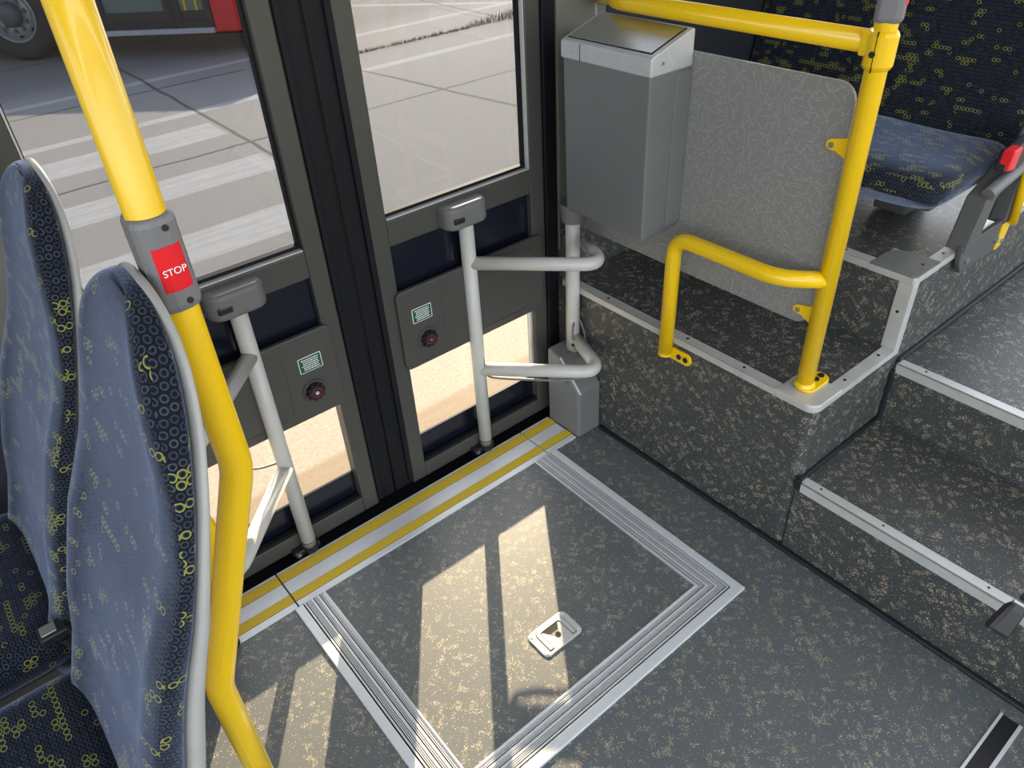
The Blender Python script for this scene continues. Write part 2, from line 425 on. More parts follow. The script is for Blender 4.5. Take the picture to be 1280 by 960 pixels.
# black sealing strips at the foot of podium and steps
struct(link('trim_2', boxes((1.432, 1.4475, -1.1, 1.40, 0.0, 0.012)), 'seal', bevel=.004))
struct(link('trim_3', boxes((1.4475, 1.836, 0.668, 0.6805, ZA, ZA + 0.010), (1.828, 1.8395, 0.668, 0.6805, ZA, ZB - .02), (1.4405, 1.4475, .665, .685, ZA - .03, ZA + .006)), 'seal', bevel=.003))
struct(link('trim_4', boxes((1.85, 3.3, 0.668, 0.6805, ZB, ZB + 0.012)), 'seal', bevel=.003))

# ------------------------------------------------------------------ doors
def door_leaf(name, mir):
    X = (lambda x: 1.484 - x) if mir else (lambda x: x)
    def B(x0, x1, y0, y1, z0, z1):
        a, b = sorted((X(x0), X(x1))); return (a, b, y0, y1, z0, z1)
    root = sempty(name, (X(1.09), 1.62, 0.0))
    link('door_frame', boxes(B(.808, .857, 1.60, 1.642, .01, 2.09), B(1.335, 1.385, 1.60, 1.642, .01, 2.09), B(.857, 1.335, 1.60, 1.642, .01, .066),
                            B(.857, 1.335, 1.60, 1.642, .822, .893), B(.857, 1.335, 1.60, 1.642, 2.04, 2.09)), 'frame_grey', root, bevel=.003)
    link('rubber_edge', boxes(B(.7445, .808, 1.604, 1.645, .012, 2.09), B(1.385, 1.443, 1.604, 1.645, .012, 2.09)), 'rubber', root, bevel=.004)
    link('inner_seal', boxes(B(.790, .806, 1.594, 1.604, .03, 2.08), B(1.388, 1.400, 1.594, 1.604, .03, 2.08)), 'rubber', root, bevel=.003)
    link('window_pane', boxes(B(.857, 1.335, 1.636, 1.640, .893, 2.04)), 'glass_tint', root)
    link('window_pane', boxes(B(.857, 1.335, 1.636, 1.640, .066, .822)), 'glass_clear', root)
    link('window_seal', boxes(B(.857, .863, 1.618, 1.635, .893, 2.04), B(1.327, 1.335, 1.618, 1.635, .893, 2.04), B(.863, 1.327, 1.618, 1.635, .893, .905)), 'rubber', root)
    link('window_bead', boxes(B(.859, 1.333, 1.601, 1.6175, .8935, .897), B(1.3305, 1.3345, 1.602, 1.617, .897, 2.03)), 'bead', root, bevel=.001)
    link('lower_backing', boxes(B(.857, 1.335, 1.628, 1.635, .066, .158), B(.857, 1.335, 1.618, 1.627, .60, .822)), 'blackglass', root)
    link('lower_bead', boxes(B(1.318, 1.326, 1.604, 1.618, .170, .45)), 'bead', root, bevel=.001)
    link('lower_ledge', boxes(B(.862, 1.33, 1.602, 1.618, .066, .078)), 'rubber', root)
    a, b = sorted((X(.842), X(1.362)))
    pn = prism_obj('cover_panel', rrect(a, b, .437, .690, .018), 1, 1.588, 1.602, 'panel_grey', root, bevel=.003)
    # raised rounded outline pressed into the panel
    a, b = sorted((X(.985), X(1.325))); rr = rrect(a, b, .462, .664, .035)
    bm = bmesh.new(); loop = [Vector((p[0], 1.5885, p[1])) for p in rr]; tube(bm, loop + [loop[0]], .0022, 6)
    link('panel_outline', bm, 'panel_grey', pn, smooth=True)
    # emergency push knob
    bx, bz = X(.923), .520
    bm = bmesh.new(); disc(bm, (bx, 1.588, bz), (0, -1, 0), .034, .004, 32, .032)
    rg = link('button_surround', bm, 'panel_grey', pn)
    bm = bmesh.new(); disc(bm, (bx, 1.584, bz), (0, -1, 0), .0245, .014, 28, .021)
    for k in range(10):
        a_ = 2 * PI * k / 10; disc(bm, (bx + .0225 * math.cos(a_), 1.584, bz + .0225 * math.sin(a_)), (0, -1, 0), .004, .012, 8)
    kb = link('push_knob', bm, 'blackplastic', pn)
    bm = bmesh.new()
    loop = [Vector((bx + .0125 * math.cos(2 * PI * k / 24), 1.5696, bz + .0125 * math.sin(2 * PI * k / 24))) for k in range(25)]
    tube(bm, loop, .0013, 6); pass
    kr = link('red_ring', bm, 'dark_red', pn)
    bm = bmesh.new(); disc(bm, (bx, 1.5688, bz), (0, -1, 0), .0055, .0025, 16, .004)
    link('knob_light', bm, 'white_tube' if mir else 'cap_grey', pn)
    # sticker
    sx, sz = X(.915) , .603
    st = prism_obj('sticker', rrect(sx - .032, sx + .032, sz - .0225, sz + .0225, .003), 1, 1.587, 1.588, 'white_print', pn)
    prism_obj('sticker_field', rrect(sx - .030, sx + .030, sz - .0205, sz + .0205, .002), 1, 1.5865, 1.587, 'sticker_green', pn)
    random.seed(5)
    bm = bmesh.new()
    for r_ in range(6):
        z_ = sz + .0145 - r_ * .0058; x_ = sx - .024 + (.004 if r_ % 3 else 0)
        while x_ < sx + .022:
            w_ = random.uniform(.003, .007); box(bm, x_, min(x_ + w_, sx + .024), 1.5862, 1.5865, z_ - .0013, z_ + .0013); x_ += w_ + .0012
    link('sticker_print', bm, 'white_print', pn)
    return root
d1 = door_leaf('door_1', False); d1['label'] = 'right folding door leaf beside the grey bin'
d2 = door_leaf('door_2', True); d2['label'] = 'left folding door leaf behind the yellow pole'

# door guard rails (swing arms) with their post, cap and shaft
def guard(name, label, px, mir):
    s = -1 if mir else 1
    root = thing(name, label, 'grab rail', (px, 1.578, 0.02), 'grab rails on the door leaves')
    R_ = .0195
    tube_obj('post', [(px, 1.582, .03), (px, 1.582, .84)], .021, 'white_tube', root)
    sx = px + s * .335
    for z in (.697, .330):
        ex = px + s * (.318 if z > .5 else .335)
        tube_obj('arm', [(px, 1.582, z), (px + s * .262, 1.310, z), (ex, 1.44 if z > .5 else 1.50, z)], R_ if z > .5 else .0205, 'white_tube', root, bend=.07)
    tube_obj('shaft', [(sx, 1.515, .22), (sx, 1.515, .79)], .022, 'white_tube', root)
    bm = bmesh.new(); disc(bm, (sx, 1.515, .735), 2, .032, .06, 24, .042)
    link('shaft_cap', bm, 'cap_grey', root, bevel=.004)
    # plastic head at the top
    hx = px - s * .003
    p = prism_obj('post_cap', rrect(hx - .070, hx + .070, 1.552, 1.642, (.034, .012, .012, .034)), 2, .818, .884, 'cap_grey', root, bevel=.014, seg=4)
    for f in p.data.polygons: f.use_smooth = False
    link('cap_slot', boxes((hx - .052, hx - .018, 1.5505, 1.562, .838, .855)), 'blackplastic', root, bevel=.003)
    # foot bracket
    bm = bmesh.new(); disc(bm, (px, 1.582, .004), 2, .0235, .028, 20); box(bm, px - .052, px + .03, 1.574, 1.605, .0, .022)
    link('foot_bracket', bm, 'blackplastic', root, bevel=.004)
    bm = bmesh.new(); disc(bm, (px - .040, 1.576, .011), (0, -1, 0), .007, .006, 6); link('foot_bolt', bm, 'bolt', root)
    bm = bmesh.new()
    for z in (.036, .044):
        disc(bm, (px, 1.582, z), 2, .0222, .0025, 24)
    link('foot_ring', bm, 'screw', root)
    return root
g1 = guard('door_grab_rail', 'light grey tubular grab rail on the right door leaf, next to the grey bin', 1.086, False)
g2 = guard('door_grab_rail', 'light grey tubular grab rail on the left door leaf, behind the yellow pole', .430, True)
# boxes around the foot of each shaft
def shaft_box(label, mir, sc):
    X = (lambda x: 1.484 - x) if mir else (lambda x: x)
    root = thing('shaft_cover', label, 'cover', (X(1.395), 1.48, 0), 'covers at the foot of the door shafts')
    bm = bmesh.new()
    xs = sorted((X(1.345), X(1.447)))
    poly = [(1.405, 0.0), (1.560, 0.0), (1.560, .300), (1.500, .285), (1.405, .190)]
    prism(bm, poly, 0, xs[0], xs[1])
    b = link('cover_body', bm, sc, root, bevel=.012, seg=3)
    bm = bmesh.new(); tube(bm, [(X(1.352), 1.404, .186), (X(1.352), 1.50, .286)], .0035, 8)
    link('cover_edge', bm, 'bead' if not mir else sc, root)
    bm = bmesh.new(); disc(bm, (X(1.344), 1.462, .215), (-1 if not mir else 1, 0, 0), .006, .004, 10); link('cover_screw', bm, 'bolt', root)
    if not mir:
        bm = bmesh.new(); tube(bm, smooth_path([(1.412, 1.50, .40), (1.392, 1.487, .36), (1.405, 1.478, .31), (1.418, 1.47, .27)], .02), .0035, 8)
        tube(bm, smooth_path([(1.437, 1.50, .395), (1.443, 1.488, .36), (1.440, 1.47, .30), (1.44, 1.455, .255)], .02), .0035, 8)
        link('cable', bm, 'cable', root, smooth=True)
        bm = bmesh.new(); box(bm, 1.385, 1.402, 1.474, 1.484, .325, .331); link('cable_tie', bm, 'blackplastic', root)
    return root
shaft_box('grey cover at the foot of the right door shaft, against the podium', False, 'bin_grey')
shaft_box('black cover at the foot of the left door shaft, behind the yellow pole', True, 'blackplastic')

# ------------------------------------------------------------------ door sill
def sill_piece(label, x0, x1):
    root = thing('door_sill', label, 'door sill', ((x0 + x1) / 2, 1.49, 0), 'sill plates along the doors')
    link('plate', boxes((x0, x1, 1.4165, 1.5635, -.01, .0045)), 'sill', root, bevel=.0015)
    for y0, y1 in ((1.519, 1.552), (1.438, 1.468)):
        link('grip_strip', boxes((x0 + .0005, x1 - .0005, y0, y1, .0040, .0060)), 'grip', root)
    bm = bmesh.new()
    for y in (1.5532, 1.5182, 1.4688, 1.4372): box(bm, x0, x1, y - .0007, y + .0007, .0042, .0048)
    link('groove', bm, 'gap', root)
    return root
sill_piece('short aluminium sill plate with two yellow strips, left of the ramp behind the yellow pole', 0.040, 0.305)
sill_piece('long aluminium sill plate with two yellow strips in front of both doors', 0.309, 1.216)
sill_piece('short aluminium sill plate with two yellow strips beside the grey shaft cover', 1.220, 1.344)

# ------------------------------------------------------------------ wheelchair ramp let into the floor
ramp = thing('folding_ramp', 'folding wheelchair ramp plate with ribbed aluminium frame let into the floor', 'ramp', (.77, 1.05, 0))
link('ramp_plate', boxes((.384, 1.155, .755, 1.4155, -.005, .0020)), 'vinyl', ramp)
def ring_strips(bm, xl0, xl1, yb0, yb1, z0, z1, xr0, xr1, top=1.4155):
    """U-shaped strip: left leg [xl0,xl1], right leg [xr0,xr1], bottom leg [yb0,yb1], mitred"""
    poly = [(xl0, top), (xl0, yb0), (xr1, yb0), (xr1, top), (xr0, top), (xr0, yb1), (xl1, yb1), (xl1, top)]
    prism(bm, poly, 2, z0, z1)
bm = bmesh.new(); ring_strips(bm, .322, .386, .689, .753, -.004, .0030, 1.157, 1.221)
fr = link('ramp_frame', bm, 'alu', ramp)
# ribs standing on the frame (0 = outer edge .. 0.064 inner edge)
def rib(bm, a, b, z1):
    ring_strips(bm, .322 + a, .322 + b, .689 + a, .689 + b, .0030, z1, 1.221 - b, 1.221 - a)
bm = bmesh.new()
for a, b in ((.0, .004), (.020, .026), (.038, .044), (.060, .064)): rib(bm, a, b, .0062)
link('wide_rib', bm, 'alu', fr)
bm = bmesh.new()
for base in (.0065, .0285, .0465):
    n_ = 3 if base < .01 else 2
    for k in range(n_): a = base + .0008 + k * .0041; rib(bm, a, a + .0021, .0058)
link('fine_rib', bm, 'alu', fr)
bm = bmesh.new()
for base in (.0045, .0265, .0445):
    w_ = .0150 if base < .01 else .0105
    rib(bm, base, base + w_, .0034)
link('rib_groove', bm, 'rubber', fr)
bm = bmesh.new(); ring_strips(bm, .318, .3215, .6855, .689, -.004, .0018, 1.2215, 1.225)
link('frame_gap', bm, 'gap', ramp)
bm = bmesh.new(); ring_strips(bm, .294, .318, .658, .6855, -.004, .0065, 1.225, 1.251)
link('outer_edge', bm, 'sill', ramp, bevel=.002)
# flush handle
hd = thing('flush_handle', 'flush metal pull handle screwed onto the ramp plate', 'handle', (.772, .892, .002))
plate = prism_obj('handle_plate', rrect(.708, .836, .850, .934, .016), 2, .002, .0058, 'alu_trim', hd, bevel=.0018)
# recessed dish: its shade drawn as flat dark plates inside the U grip
def strip_path(bm, pts, wd, z0, z1):
    P_ = smooth_path([(p[0], p[1], 0) for p in pts], .014)
    L_, R__ = [], []
    for i, p in enumerate(P_):
        a = P_[max(0, i - 1)]; b = P_[min(len(P_) - 1, i + 1)]; t = (b - a).normalized(); n = Vector((-t.y, t.x, 0)) * wd
        L_.append(p + n); R__.append(p - n)
    prism(bm, [(p.x, p.y) for p in L_ + R__[::-1]], 2, z0, z1)
pts_u = [(.735, .859), (.735, .922), (.812, .922), (.812, .859)]
bm = bmesh.new(); strip_path(bm, pts_u, .0075, .0058, .0061); link('grip_groove', bm, 'gap', plate)
bm = bmesh.new(); strip_path(bm, [(.735, .861), (.735, .922), (.812, .922), (.812, .861)], .0060, .0060, .0074); link('pull_grip', bm, 'alu_trim', plate, bevel=.0008)
bm = bmesh.new(); prism(bm, [(.748, .914), (.799, .914), (.787, .896), (.760, .896)], 2, .0058, .0062); link('recess_shade', bm, 'screw', plate)
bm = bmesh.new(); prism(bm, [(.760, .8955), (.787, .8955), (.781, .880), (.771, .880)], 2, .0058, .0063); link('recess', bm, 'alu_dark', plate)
bm = bmesh.new(); disc(bm, (.776, .884, .0066), 2, .0075, .0006, 20); link('keyhole', bm, 'gap', plate)
for q in ((.719, .861), (.719, .923), (.825, .923), (.825, .861)):
    bm = bmesh.new(); disc(bm, (q[0], q[1], .0058), 2, .0048, .0012, 16); link('handle_screw', bm, 'alu', plate)

# rail track in the floor
trk = thing('floor_track', 'black floor track with silver edges set in the floor at the lower right corner', 'floor track', (1.0, .038, 0))
link('track_insert', boxes((.55, 1.395, .022, .056, -.003, .0025)), 'blackplastic', trk)
link('track_edge', boxes((.55, 1.395, .056, .062, -.003, .0045)), 'alu', trk)
link('track_edge', boxes((.55, 1.395, .014, .022, -.003, .0045)), 'alu', trk)

# ------------------------------------------------------------------ podium, tier and steps
def screws(parent, pts, r=.0042):
    for p, ax in pts:
        bm = bmesh.new(); disc(bm, p, ax, r, .0012, 12); link('screw', bm, 'screw', parent)
pod = thing('podium', 'speckled vinyl covered podium carrying the yellow pole, edged with aluminium trim', 'platform', (1.63, 1.14, 0))
bm = bmesh.new(); prism(bm, rrect(1.447, 1.811, .68, 1.60, (0, 0, 0, .028)), 2, 0, Z1 - .004)
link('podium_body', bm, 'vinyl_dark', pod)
TW, TH = .030, .022
t_ = link('edge_trim', boxes((1.4430, 1.447 + TW, .79, 1.588, Z1 - .004, Z1), (1.4430, 1.447, .79, 1.588, Z1 - TH, Z1)), 'alu_trim', pod, bevel=.002)
screws(t_, [((1.462, y, Z1), 2) for y in (1.40, 1.09, .90)])
t_ = link('edge_trim', boxes((1.56, 1.811, .676, .68 + TW, Z1 - .004, Z1), (1.56, 1.811, .676, .68, Z1 - TH, Z1)), 'alu_trim', pod, bevel=.002)
screws(t_, [((x, .694, Z1), 2) for x in (1.60, 1.76)])
bm = bmesh.new()
prism(bm, rrect(1.4425, 1.56, .6755, .79, (.0, .035, .0, .028)), 2, Z1 - .004, Z1 + .0012)
link('corner_plate', bm, 'alu_trim', pod, bevel=.002)
bm = bmesh.new()
outer = rrect(1.4425, 1.56, .6755, .79, (0, 0, 0, .030))
prism(bm, outer, 2, Z1 - TH, Z1 - .003); link('corner_lip', bm, 'alu_trim', pod, bevel=.002)

tier = thing('seat_tier', 'higher speckled vinyl covered tier under the two right-hand seats', 'platform', (2.5, 1.14, 0))
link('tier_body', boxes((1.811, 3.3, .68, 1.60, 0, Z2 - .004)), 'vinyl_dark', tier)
t_ = link('front_trim', boxes((1.807, 1.811 + TW, .80, 1.588, Z2 - .004, Z2), (1.807, 1.811, .80, 1.588, Z2 - TH, Z2)), 'alu_trim', tier, bevel=.002)
screws(t_, [((1.826, y, Z2), 2) for y in (1.2, .88)])
t_ = link('side_trim', boxes((1.93, 3.3, .676, .68 + TW, Z2 - .004, Z2), (1.93, 3.3, .676, .68, Z2 - TH, Z2)), 'alu_trim', tier, bevel=.002)
screws(t_, [((x, .694, Z2), 2) for x in (1.98, 2.42, 2.6)])
bm = bmesh.new(); prism(bm, rrect(1.8050, 1.93, .6745, .80, (.0, .05, .0, .014)), 2, Z2 - .004, Z2 + .001)
cp = link('corner_plate', bm, 'alu_dark', tier, bevel=.002); screws(cp, [((1.885, .70, Z2 + .001), 2)])
bm = bmesh.new(); prism(bm, rrect(1.8050, 1.93, .6745, .80, (0, 0, 0, .008)), 2, Z2 - TH, Z2 - .003); link('corner_lip', bm, 'alu_trim', tier, bevel=.002)
vt = link('vertical_trim', boxes((1.8055, 1.811, .676, .715, Z1, Z2 - TH), (1.8055, 1.835, .675, .68, Z1 - .02, Z2 - TH)), 'alu_trim', tier, bevel=.002)
screws(vt, [((1.8055, .697, .62), (-1, 0, 0))])

st1 = thing('stair_step', 'lower speckled step with a silver nosing right of the podium', 'step', (1.63, 0, 0))
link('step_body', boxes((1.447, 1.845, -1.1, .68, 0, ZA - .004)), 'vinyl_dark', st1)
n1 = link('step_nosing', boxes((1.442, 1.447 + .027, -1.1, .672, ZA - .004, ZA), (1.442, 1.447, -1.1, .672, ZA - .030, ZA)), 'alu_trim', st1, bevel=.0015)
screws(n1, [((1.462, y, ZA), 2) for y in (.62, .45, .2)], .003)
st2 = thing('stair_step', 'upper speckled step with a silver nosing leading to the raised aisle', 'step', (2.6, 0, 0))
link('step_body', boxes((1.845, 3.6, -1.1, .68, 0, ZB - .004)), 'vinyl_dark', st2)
n2 = link('step_nosing', boxes((1.840, 1.845 + .027, -1.1, .672, ZB - .004, ZB), (1.840, 1.845, -1.1, .672, ZB - .030, ZB)), 'alu_trim', st2, bevel=.0015)
screws(n2, [((1.860, y, ZB), 2) for y in (.60, .3)], .003)

# ------------------------------------------------------------------ yellow poles
PR = .0215
def stop_box(label, P0, face, z0, z1, rot=0):
    """push button housing clamped to a pole; face = unit direction of the button"""
    root = thing('stop_button', label, 'stop button', (P0[0], P0[1], z0), 'red stop buttons on the yellow poles')
    f = Vector(face).normalized(); s = Vector((-f.y, f.x, 0)); c = Vector((P0[0], P0[1], 0))
    def W(a, b, z): return c + s * a * .93 + f * b * .97 + Vector((0, 0, z))
    # housing section: rounded block around the pole
    sec = [(-.0245, -.018), (-.018, -.025), (.018, -.025), (.0245, -.018), (.0265, .012), (.022, .023), (.009, .028), (-.009, .028), (-.022, .023), (-.0265, .012)]
    bm = bmesh.new(); rings = []
    for z, k in ((z0, .90), (z0 + .008, 1), (z1 - .008, 1), (z1, .90)):
        rings.append([bm.verts.new(W(a * k, b * k, z)) for a, b in sec])
    for A, B_ in zip(rings, rings[1:]):
        for i in range(len(sec)): bm.faces.new((A[i], A[(i + 1) % len(sec)], B_[(i + 1) % len(sec)], B_[i]))
    bm.faces.new(rings[0][::-1]); bm.faces.new(rings[-1])
    hs_ = link('housing', bm, 'housing', root, bevel=.003)
    zc = (z0 + z1) / 2 - .002
    bm = bmesh.new(); rings = []
    arc = [(-.0205, .0225), (-.015, .0265), (-.008, .0290), (0, .0298), (.008, .0290), (.015, .0265), (.0205, .0225)]
    for z in (zc - .026, zc + .026): rings.append([bm.verts.new(W(a, b, z)) for a, b in arc] + [bm.verts.new(W(a, b - .008, z)) for a, b in arc[::-1]])
    n = len(rings[0])
    for i in range(n): bm.faces.new((rings[0][i], rings[0][(i + 1) % n], rings[1][(i + 1) % n], rings[1][i]))
    bm.faces.new(rings[0][::-1]); bm.faces.new(rings[1])
    link('push_button', bm, 'red', root, smooth=False)
    m = Matrix.Identity(4)
    rt = s; up = Vector((0, 0, 1)); o = W(-.0005, .0312, zc - .002)
    m = Matrix(((rt.x, up.x, f.x, o.x), (rt.y, up.y, f.y, o.y), (rt.z, up.z, f.z, o.z), (0, 0, 0, 1)))
    text_mesh('stop_lettering', 'STOP', .0112, 'white_print', root, m)
    for z in (z0 + .012, z1 - .012):
        bm = bmesh.new(); disc(bm, W(.006, .026, z), f, .0038, .003, 14); link('screw', bm, 'screw', root)
    return root
lp = thing('grab_pole', 'thick yellow grab pole behind the near seat, bent towards the seat below', 'pole', (.165, .832, 0))
tube_obj('tube', [(.165, .832, 2.30), (.165, .832, 1.02), (.028, .832, .640), (.024, .832, .01)], PR, 'yellow', lp, bend=.022, seg=28)
bm = bmesh.new(); disc(bm, (.024, .832, .0), 2, .045, .01, 28, .04); link('floor_flange', bm, 'yellow', lp)
stop_box('red STOP button in a grey housing on the left yellow pole', (.165, .832), (.10, -.99, 0), 1.274, 1.385)

rp = thing('grab_pole', 'yellow grab pole with side hoop and top rail standing on the podium corner', 'pole', (1.502, .748, Z1))
tube_obj('tube', [(1.502, .748, Z1 + .002), (1.502, .748, 2.30)], PR, 'yellow', rp, seg=28)
tube_obj('lower_hoop', [(1.502, .748, .812), (1.428, .828, .812), (1.428, 1.138, .812), (1.428, 1.138, .455), ], .0205, 'yellow', rp, bend=.055, seg=24)
hf = prism_obj('hoop_foot', rrect(1.055, 1.158, .432, .470, .018), 0, 1.4385, 1.4460, 'yellow', rp, bevel=.002)
bm = bmesh.new(); disc(bm, (1.428, 1.138, .447), 2, .0205, .012, 20); link('hoop_end', bm, 'yellow', rp)
for y in (1.073, 1.096):
    bm = bmesh.new(); disc(bm, (1.4385, y, .451), (-1, 0, 0), .008, .003, 14); link('screw', bm, 'screw', hf)
tube_obj('top_rail', [(1.502, .748, 1.320), (1.502, 1.445, 1.320), (1.56, 1.50, 1.315), (1.60, 1.598, 1.30)], PR, 'yellow', rp, bend=.05, seg=24)
bm = bmesh.new(); tube(bm, [(1.502, .748, 1.272), (1.502, .748, 1.282), (1.502, .748, 1.335), (1.502, .748, 1.345)], [.0235, .0285, .0285, .0235], 28)
box(bm, 1.480, 1.524, .758, .782, 1.297, 1.343)
cl = link('clamp', bm, 'yellow', rp, bevel=.004)
bm = bmesh.new(); box(bm, 1.4735, 1.476, .744, .746, 1.272, 1.345); tube(bm, [(1.4705, .748, 1.305), (1.4755, .748, 1.305)], .006, 10); link('clamp_screw', bm, 'screw', cl)
bm = bmesh.new(); poly = rrect(1.478, 1.578, .716, .768, .022); prism(bm, poly, 2, Z1 + .0012, Z1 + .008)
disc(bm, (1.502, .748, Z1 + .008), 2, .027, .012, 28, .0218)
ft = link('foot_plate', bm, 'yellow', rp, bevel=.002)
for x in (1.540, 1.563):
    bm = bmesh.new(); disc(bm, (x, .740, Z1 + .008), 2, .0085, .003, 14); link('screw', bm, 'screw', ft)
for z in (1.112, .708):
    bm = bmesh.new()
    prism(bm, [(.760, z - .030), (.760, z + .024), (.790, z + .016), (.812, z + .012), (.820, z + .004), (.820, z - .006), (.812, z - .011), (.795, z - .012)], 0, 1.5015, 1.5085)
    tb = link('panel_tab', bm, 'yellow', rp, bevel=.001)
    bm = bmesh.new(); disc(bm, (1.5015, .806, z), (-1, 0, 0), .0062, .004, 12); link('bolt', bm, 'bolt', tb)
stop_box('red stop button seen from the side at the upper edge, on the right yellow pole', (1.502, .748), (.45, -.89, 0), 1.358, 1.476)

# hoop behind the seats near the left door
hp = thing('grab_hoop', 'yellow hoop behind the near seat, mostly hidden by the yellow pole', 'grab rail', (.14, 1.25, 0))
tube_obj('tube', [(.04, 1.25, .72), (.10, 1.25, .69), (.158, 1.25, .575), (.120, 1.25, .36), (-.02, 1.25, .30)], .019, 'yellow', hp, bend=.04)

# ------------------------------------------------------------------ partition panel
pt = thing('partition_board', 'grey laminate partition board with light dash pattern beside the bin', 'partition', (1.5125, 1.18, .67))
prism_obj('board', rrect(.779, 1.585, .668, 1.238, (.01, .01, .040, .040)), 0, 1.5090, 1.5170, 'board', pt, bevel=.0015)

# ------------------------------------------------------------------ litter bin
bn = thing('litter_bin', 'grey wall bin with a sloping steel lid hung on the partition board', 'bin', (1.437, 1.345, .79))
bm = bmesh.new()
y0, y1 = 1.198, 1.492
lo = [(1.372, y0 + .003), (1.506, y0 + .003), (1.506, y1 - .003), (1.372, y1 - .003)]
hi = [(1.366, y0), (1.506, y0), (1.506, y1), (1.366, y1)]
A = [bm.verts.new((x, y, .796)) for x, y in lo]; B_ = [bm.verts.new((x, y, 1.216)) for x, y in hi]
bm.faces.new(A[::-1]); bm.faces.new(B_)
for i in range(4): bm.faces.new((A[i], A[(i + 1) % 4], B_[(i + 1) % 4], B_[i]))
link('bin_body', bm, 'bin_grey', bn, bevel=.005)
link('bin_back_plate', boxes((1.455, 1.5085, y0 - .004, y0 + .01, .81, 1.20)), 'bin_grey', bn, bevel=.003)
bm = bmesh.new()
prism(bm, [(1.362, 1.206), (1.508, 1.206), (1.508, 1.288), (1.500, 1.290), (1.369, 1.251), (1.362, 1.247)], 1, y0 - .004, y1 + .004)
rim = link('bin_rim', bm, 'bin_trim', bn, bevel=.004)
# tape seam + lid plate lying on the slope
link('tape_seam', boxes((1.3612, 1.3622, 1.425, 1.427, 1.206, 1.246)), 'screw', rim)
sl = (1.290 - 1.251) / (1.500 - 1.369)
def zl(x): return 1.251 + sl * (x - 1.369)
def slope_plate(x0, x1, a, b, dz, th):
    bm = bmesh.new(); prism(bm, [(x0, zl(x0) + dz), (x1, zl(x1) + dz), (x1, zl(x1) + dz + th), (x0, zl(x0) + dz + th)], 1, a, b); return bm
link('lid_gap', slope_plate(1.376, 1.494, y0 + .010, y1 - .010, .0, .0012), 'gap', bn)
link('bin_lid', slope_plate(1.379, 1.491, y0 + .013, y1 - .013, .0008, .0016), 'bin_lid', bn)
bm = bmesh.new(); disc(bm, (1.40, y0 - .004, 1.232), (0, -1, 0), .004, .003, 10); link('rivet', bm, 'bolt', bn)

# ------------------------------------------------------------------ seats
def sup(t, n): c = math.cos(t); return math.copysign(abs(c) ** (2 / n), c)
def interp(tab, z):
    if z <= tab[0][0]: return tab[0][1:]
    for a, b in zip(tab, tab[1:]):
        if z <= b[0]:
            s = (z - a[0]) / (b[0] - a[0]); return tuple(p + (q - p) * s for p, q in zip(a[1:], b[1:]))
    return tab[-1][1:]
def cap_fan(bm, ring, prev):
    c = sum((v.co for v in ring), Vector()) / len(ring); d = c - sum((v.co for v in prev), Vector()) / len(prev)
    inner = [bm.verts.new(c + (v.co - c) * .55 + d * .35) for v in ring]; tip = bm.verts.new(c + d * .5); n = len(ring)
    for k in range(n):
        bm.faces.new((ring[k], ring[(k + 1) % n], inner[(k + 1) % n], inner[k])); bm.faces.new((inner[k], inner[(k + 1) % n], tip))
def loft_back(zs, tab, yc, front, n=4.0, seg=48, dip=.022, shrink=0.0, top=.0):
    """tab rows: z, x_front, x_back, half width. front True = fabric, False = shell"""
    bm = bmesh.new(); rings = []
    for z in zs:
        xf, xb, w_ = interp(tab, z)
        th = interp([(.85, .042), (1.0, .032), (1.1, .024), (1.2, .018), (1.34, .012)], z)[0] if xb < 1 else .03
        if front: x0, x1, ww = xf, xb - th * .6, w_
        else: x0, x1, ww = xb - th, xb, w_ + .002
        cx, hx = (x0 + x1) / 2, (x1 - x0) / 2
        ring = []
        for k in range(seg):
            t = 2 * PI * k / seg
            ex = sup(t, n if front else 3.2); ey = sup(t - PI / 2, n if front else 3.2)
            x = cx + hx * ex; y = yc + ww * ey
            if front and ex < 0:
                u_ = abs(ey); d_ = dip * max(0, 1 - (u_ / .78) ** 4) * min(1, w_ / .16) * min(1, max(0, (xb - xf - .03) / .05))
                x += d_ * (-ex)
            ring.append(bm.verts.new((x, y, z)))
        rings.append(ring)
    for a, b in zip(rings, rings[1:]):
        for k in range(seg): bm.faces.new((a[k], a[(k + 1) % seg], b[(k + 1) % seg], b[k]))
    cap_fan(bm, rings[0], rings[1]); cap_fan(bm, rings[-1], rings[-2])
    return bm
def cushion(x0, x1, yc, w_, ztop, th, droop=.02, n=5.0, seg=40, taper=.0):
    """seat cushion, front edge at x0 (seat faces -x)"""
    bm = bmesh.new(); rings = []; N = 18
    for i in range(N + 1):
        s = i / N; e = 1 - abs(2 * s - 1) ** 6
        x = x0 + (x1 - x0) * s
        k = max(.02, 1 - abs(2 * s - 1) ** 7) ** .5 if s < .5 else max(.02, 1 - abs(2 * s - 1) ** 12) ** .5
        zc = ztop - th / 2 - droop * max(0, (1 - s * 3)) ** 2
        ring = []
        for j in range(seg):
            t = 2 * PI * j / seg
            ey = sup(t, 3.5); ez = sup(t - PI / 2, 2.8)
            zz = zc + th / 2 * k * ez
            if ez > 0: zz -= .018 * max(0, 1 - (abs(ey) / .85) ** 3) * ez * k
            ring.append(bm.verts.new((x, yc + (w_ - taper * (1 - s)) * (.80 + .20 * k) * ey, zz)))
        rings.append(ring)
    for a, b in zip(rings, rings[1:]):
        for k in range(seg): bm.faces.new((a[k], a[(k + 1) % seg], b[(k + 1) % seg], b[k]))
    cap_fan(bm, rings[0], rings[1]); cap_fan(bm, rings[-1], rings[-2])
    return bm
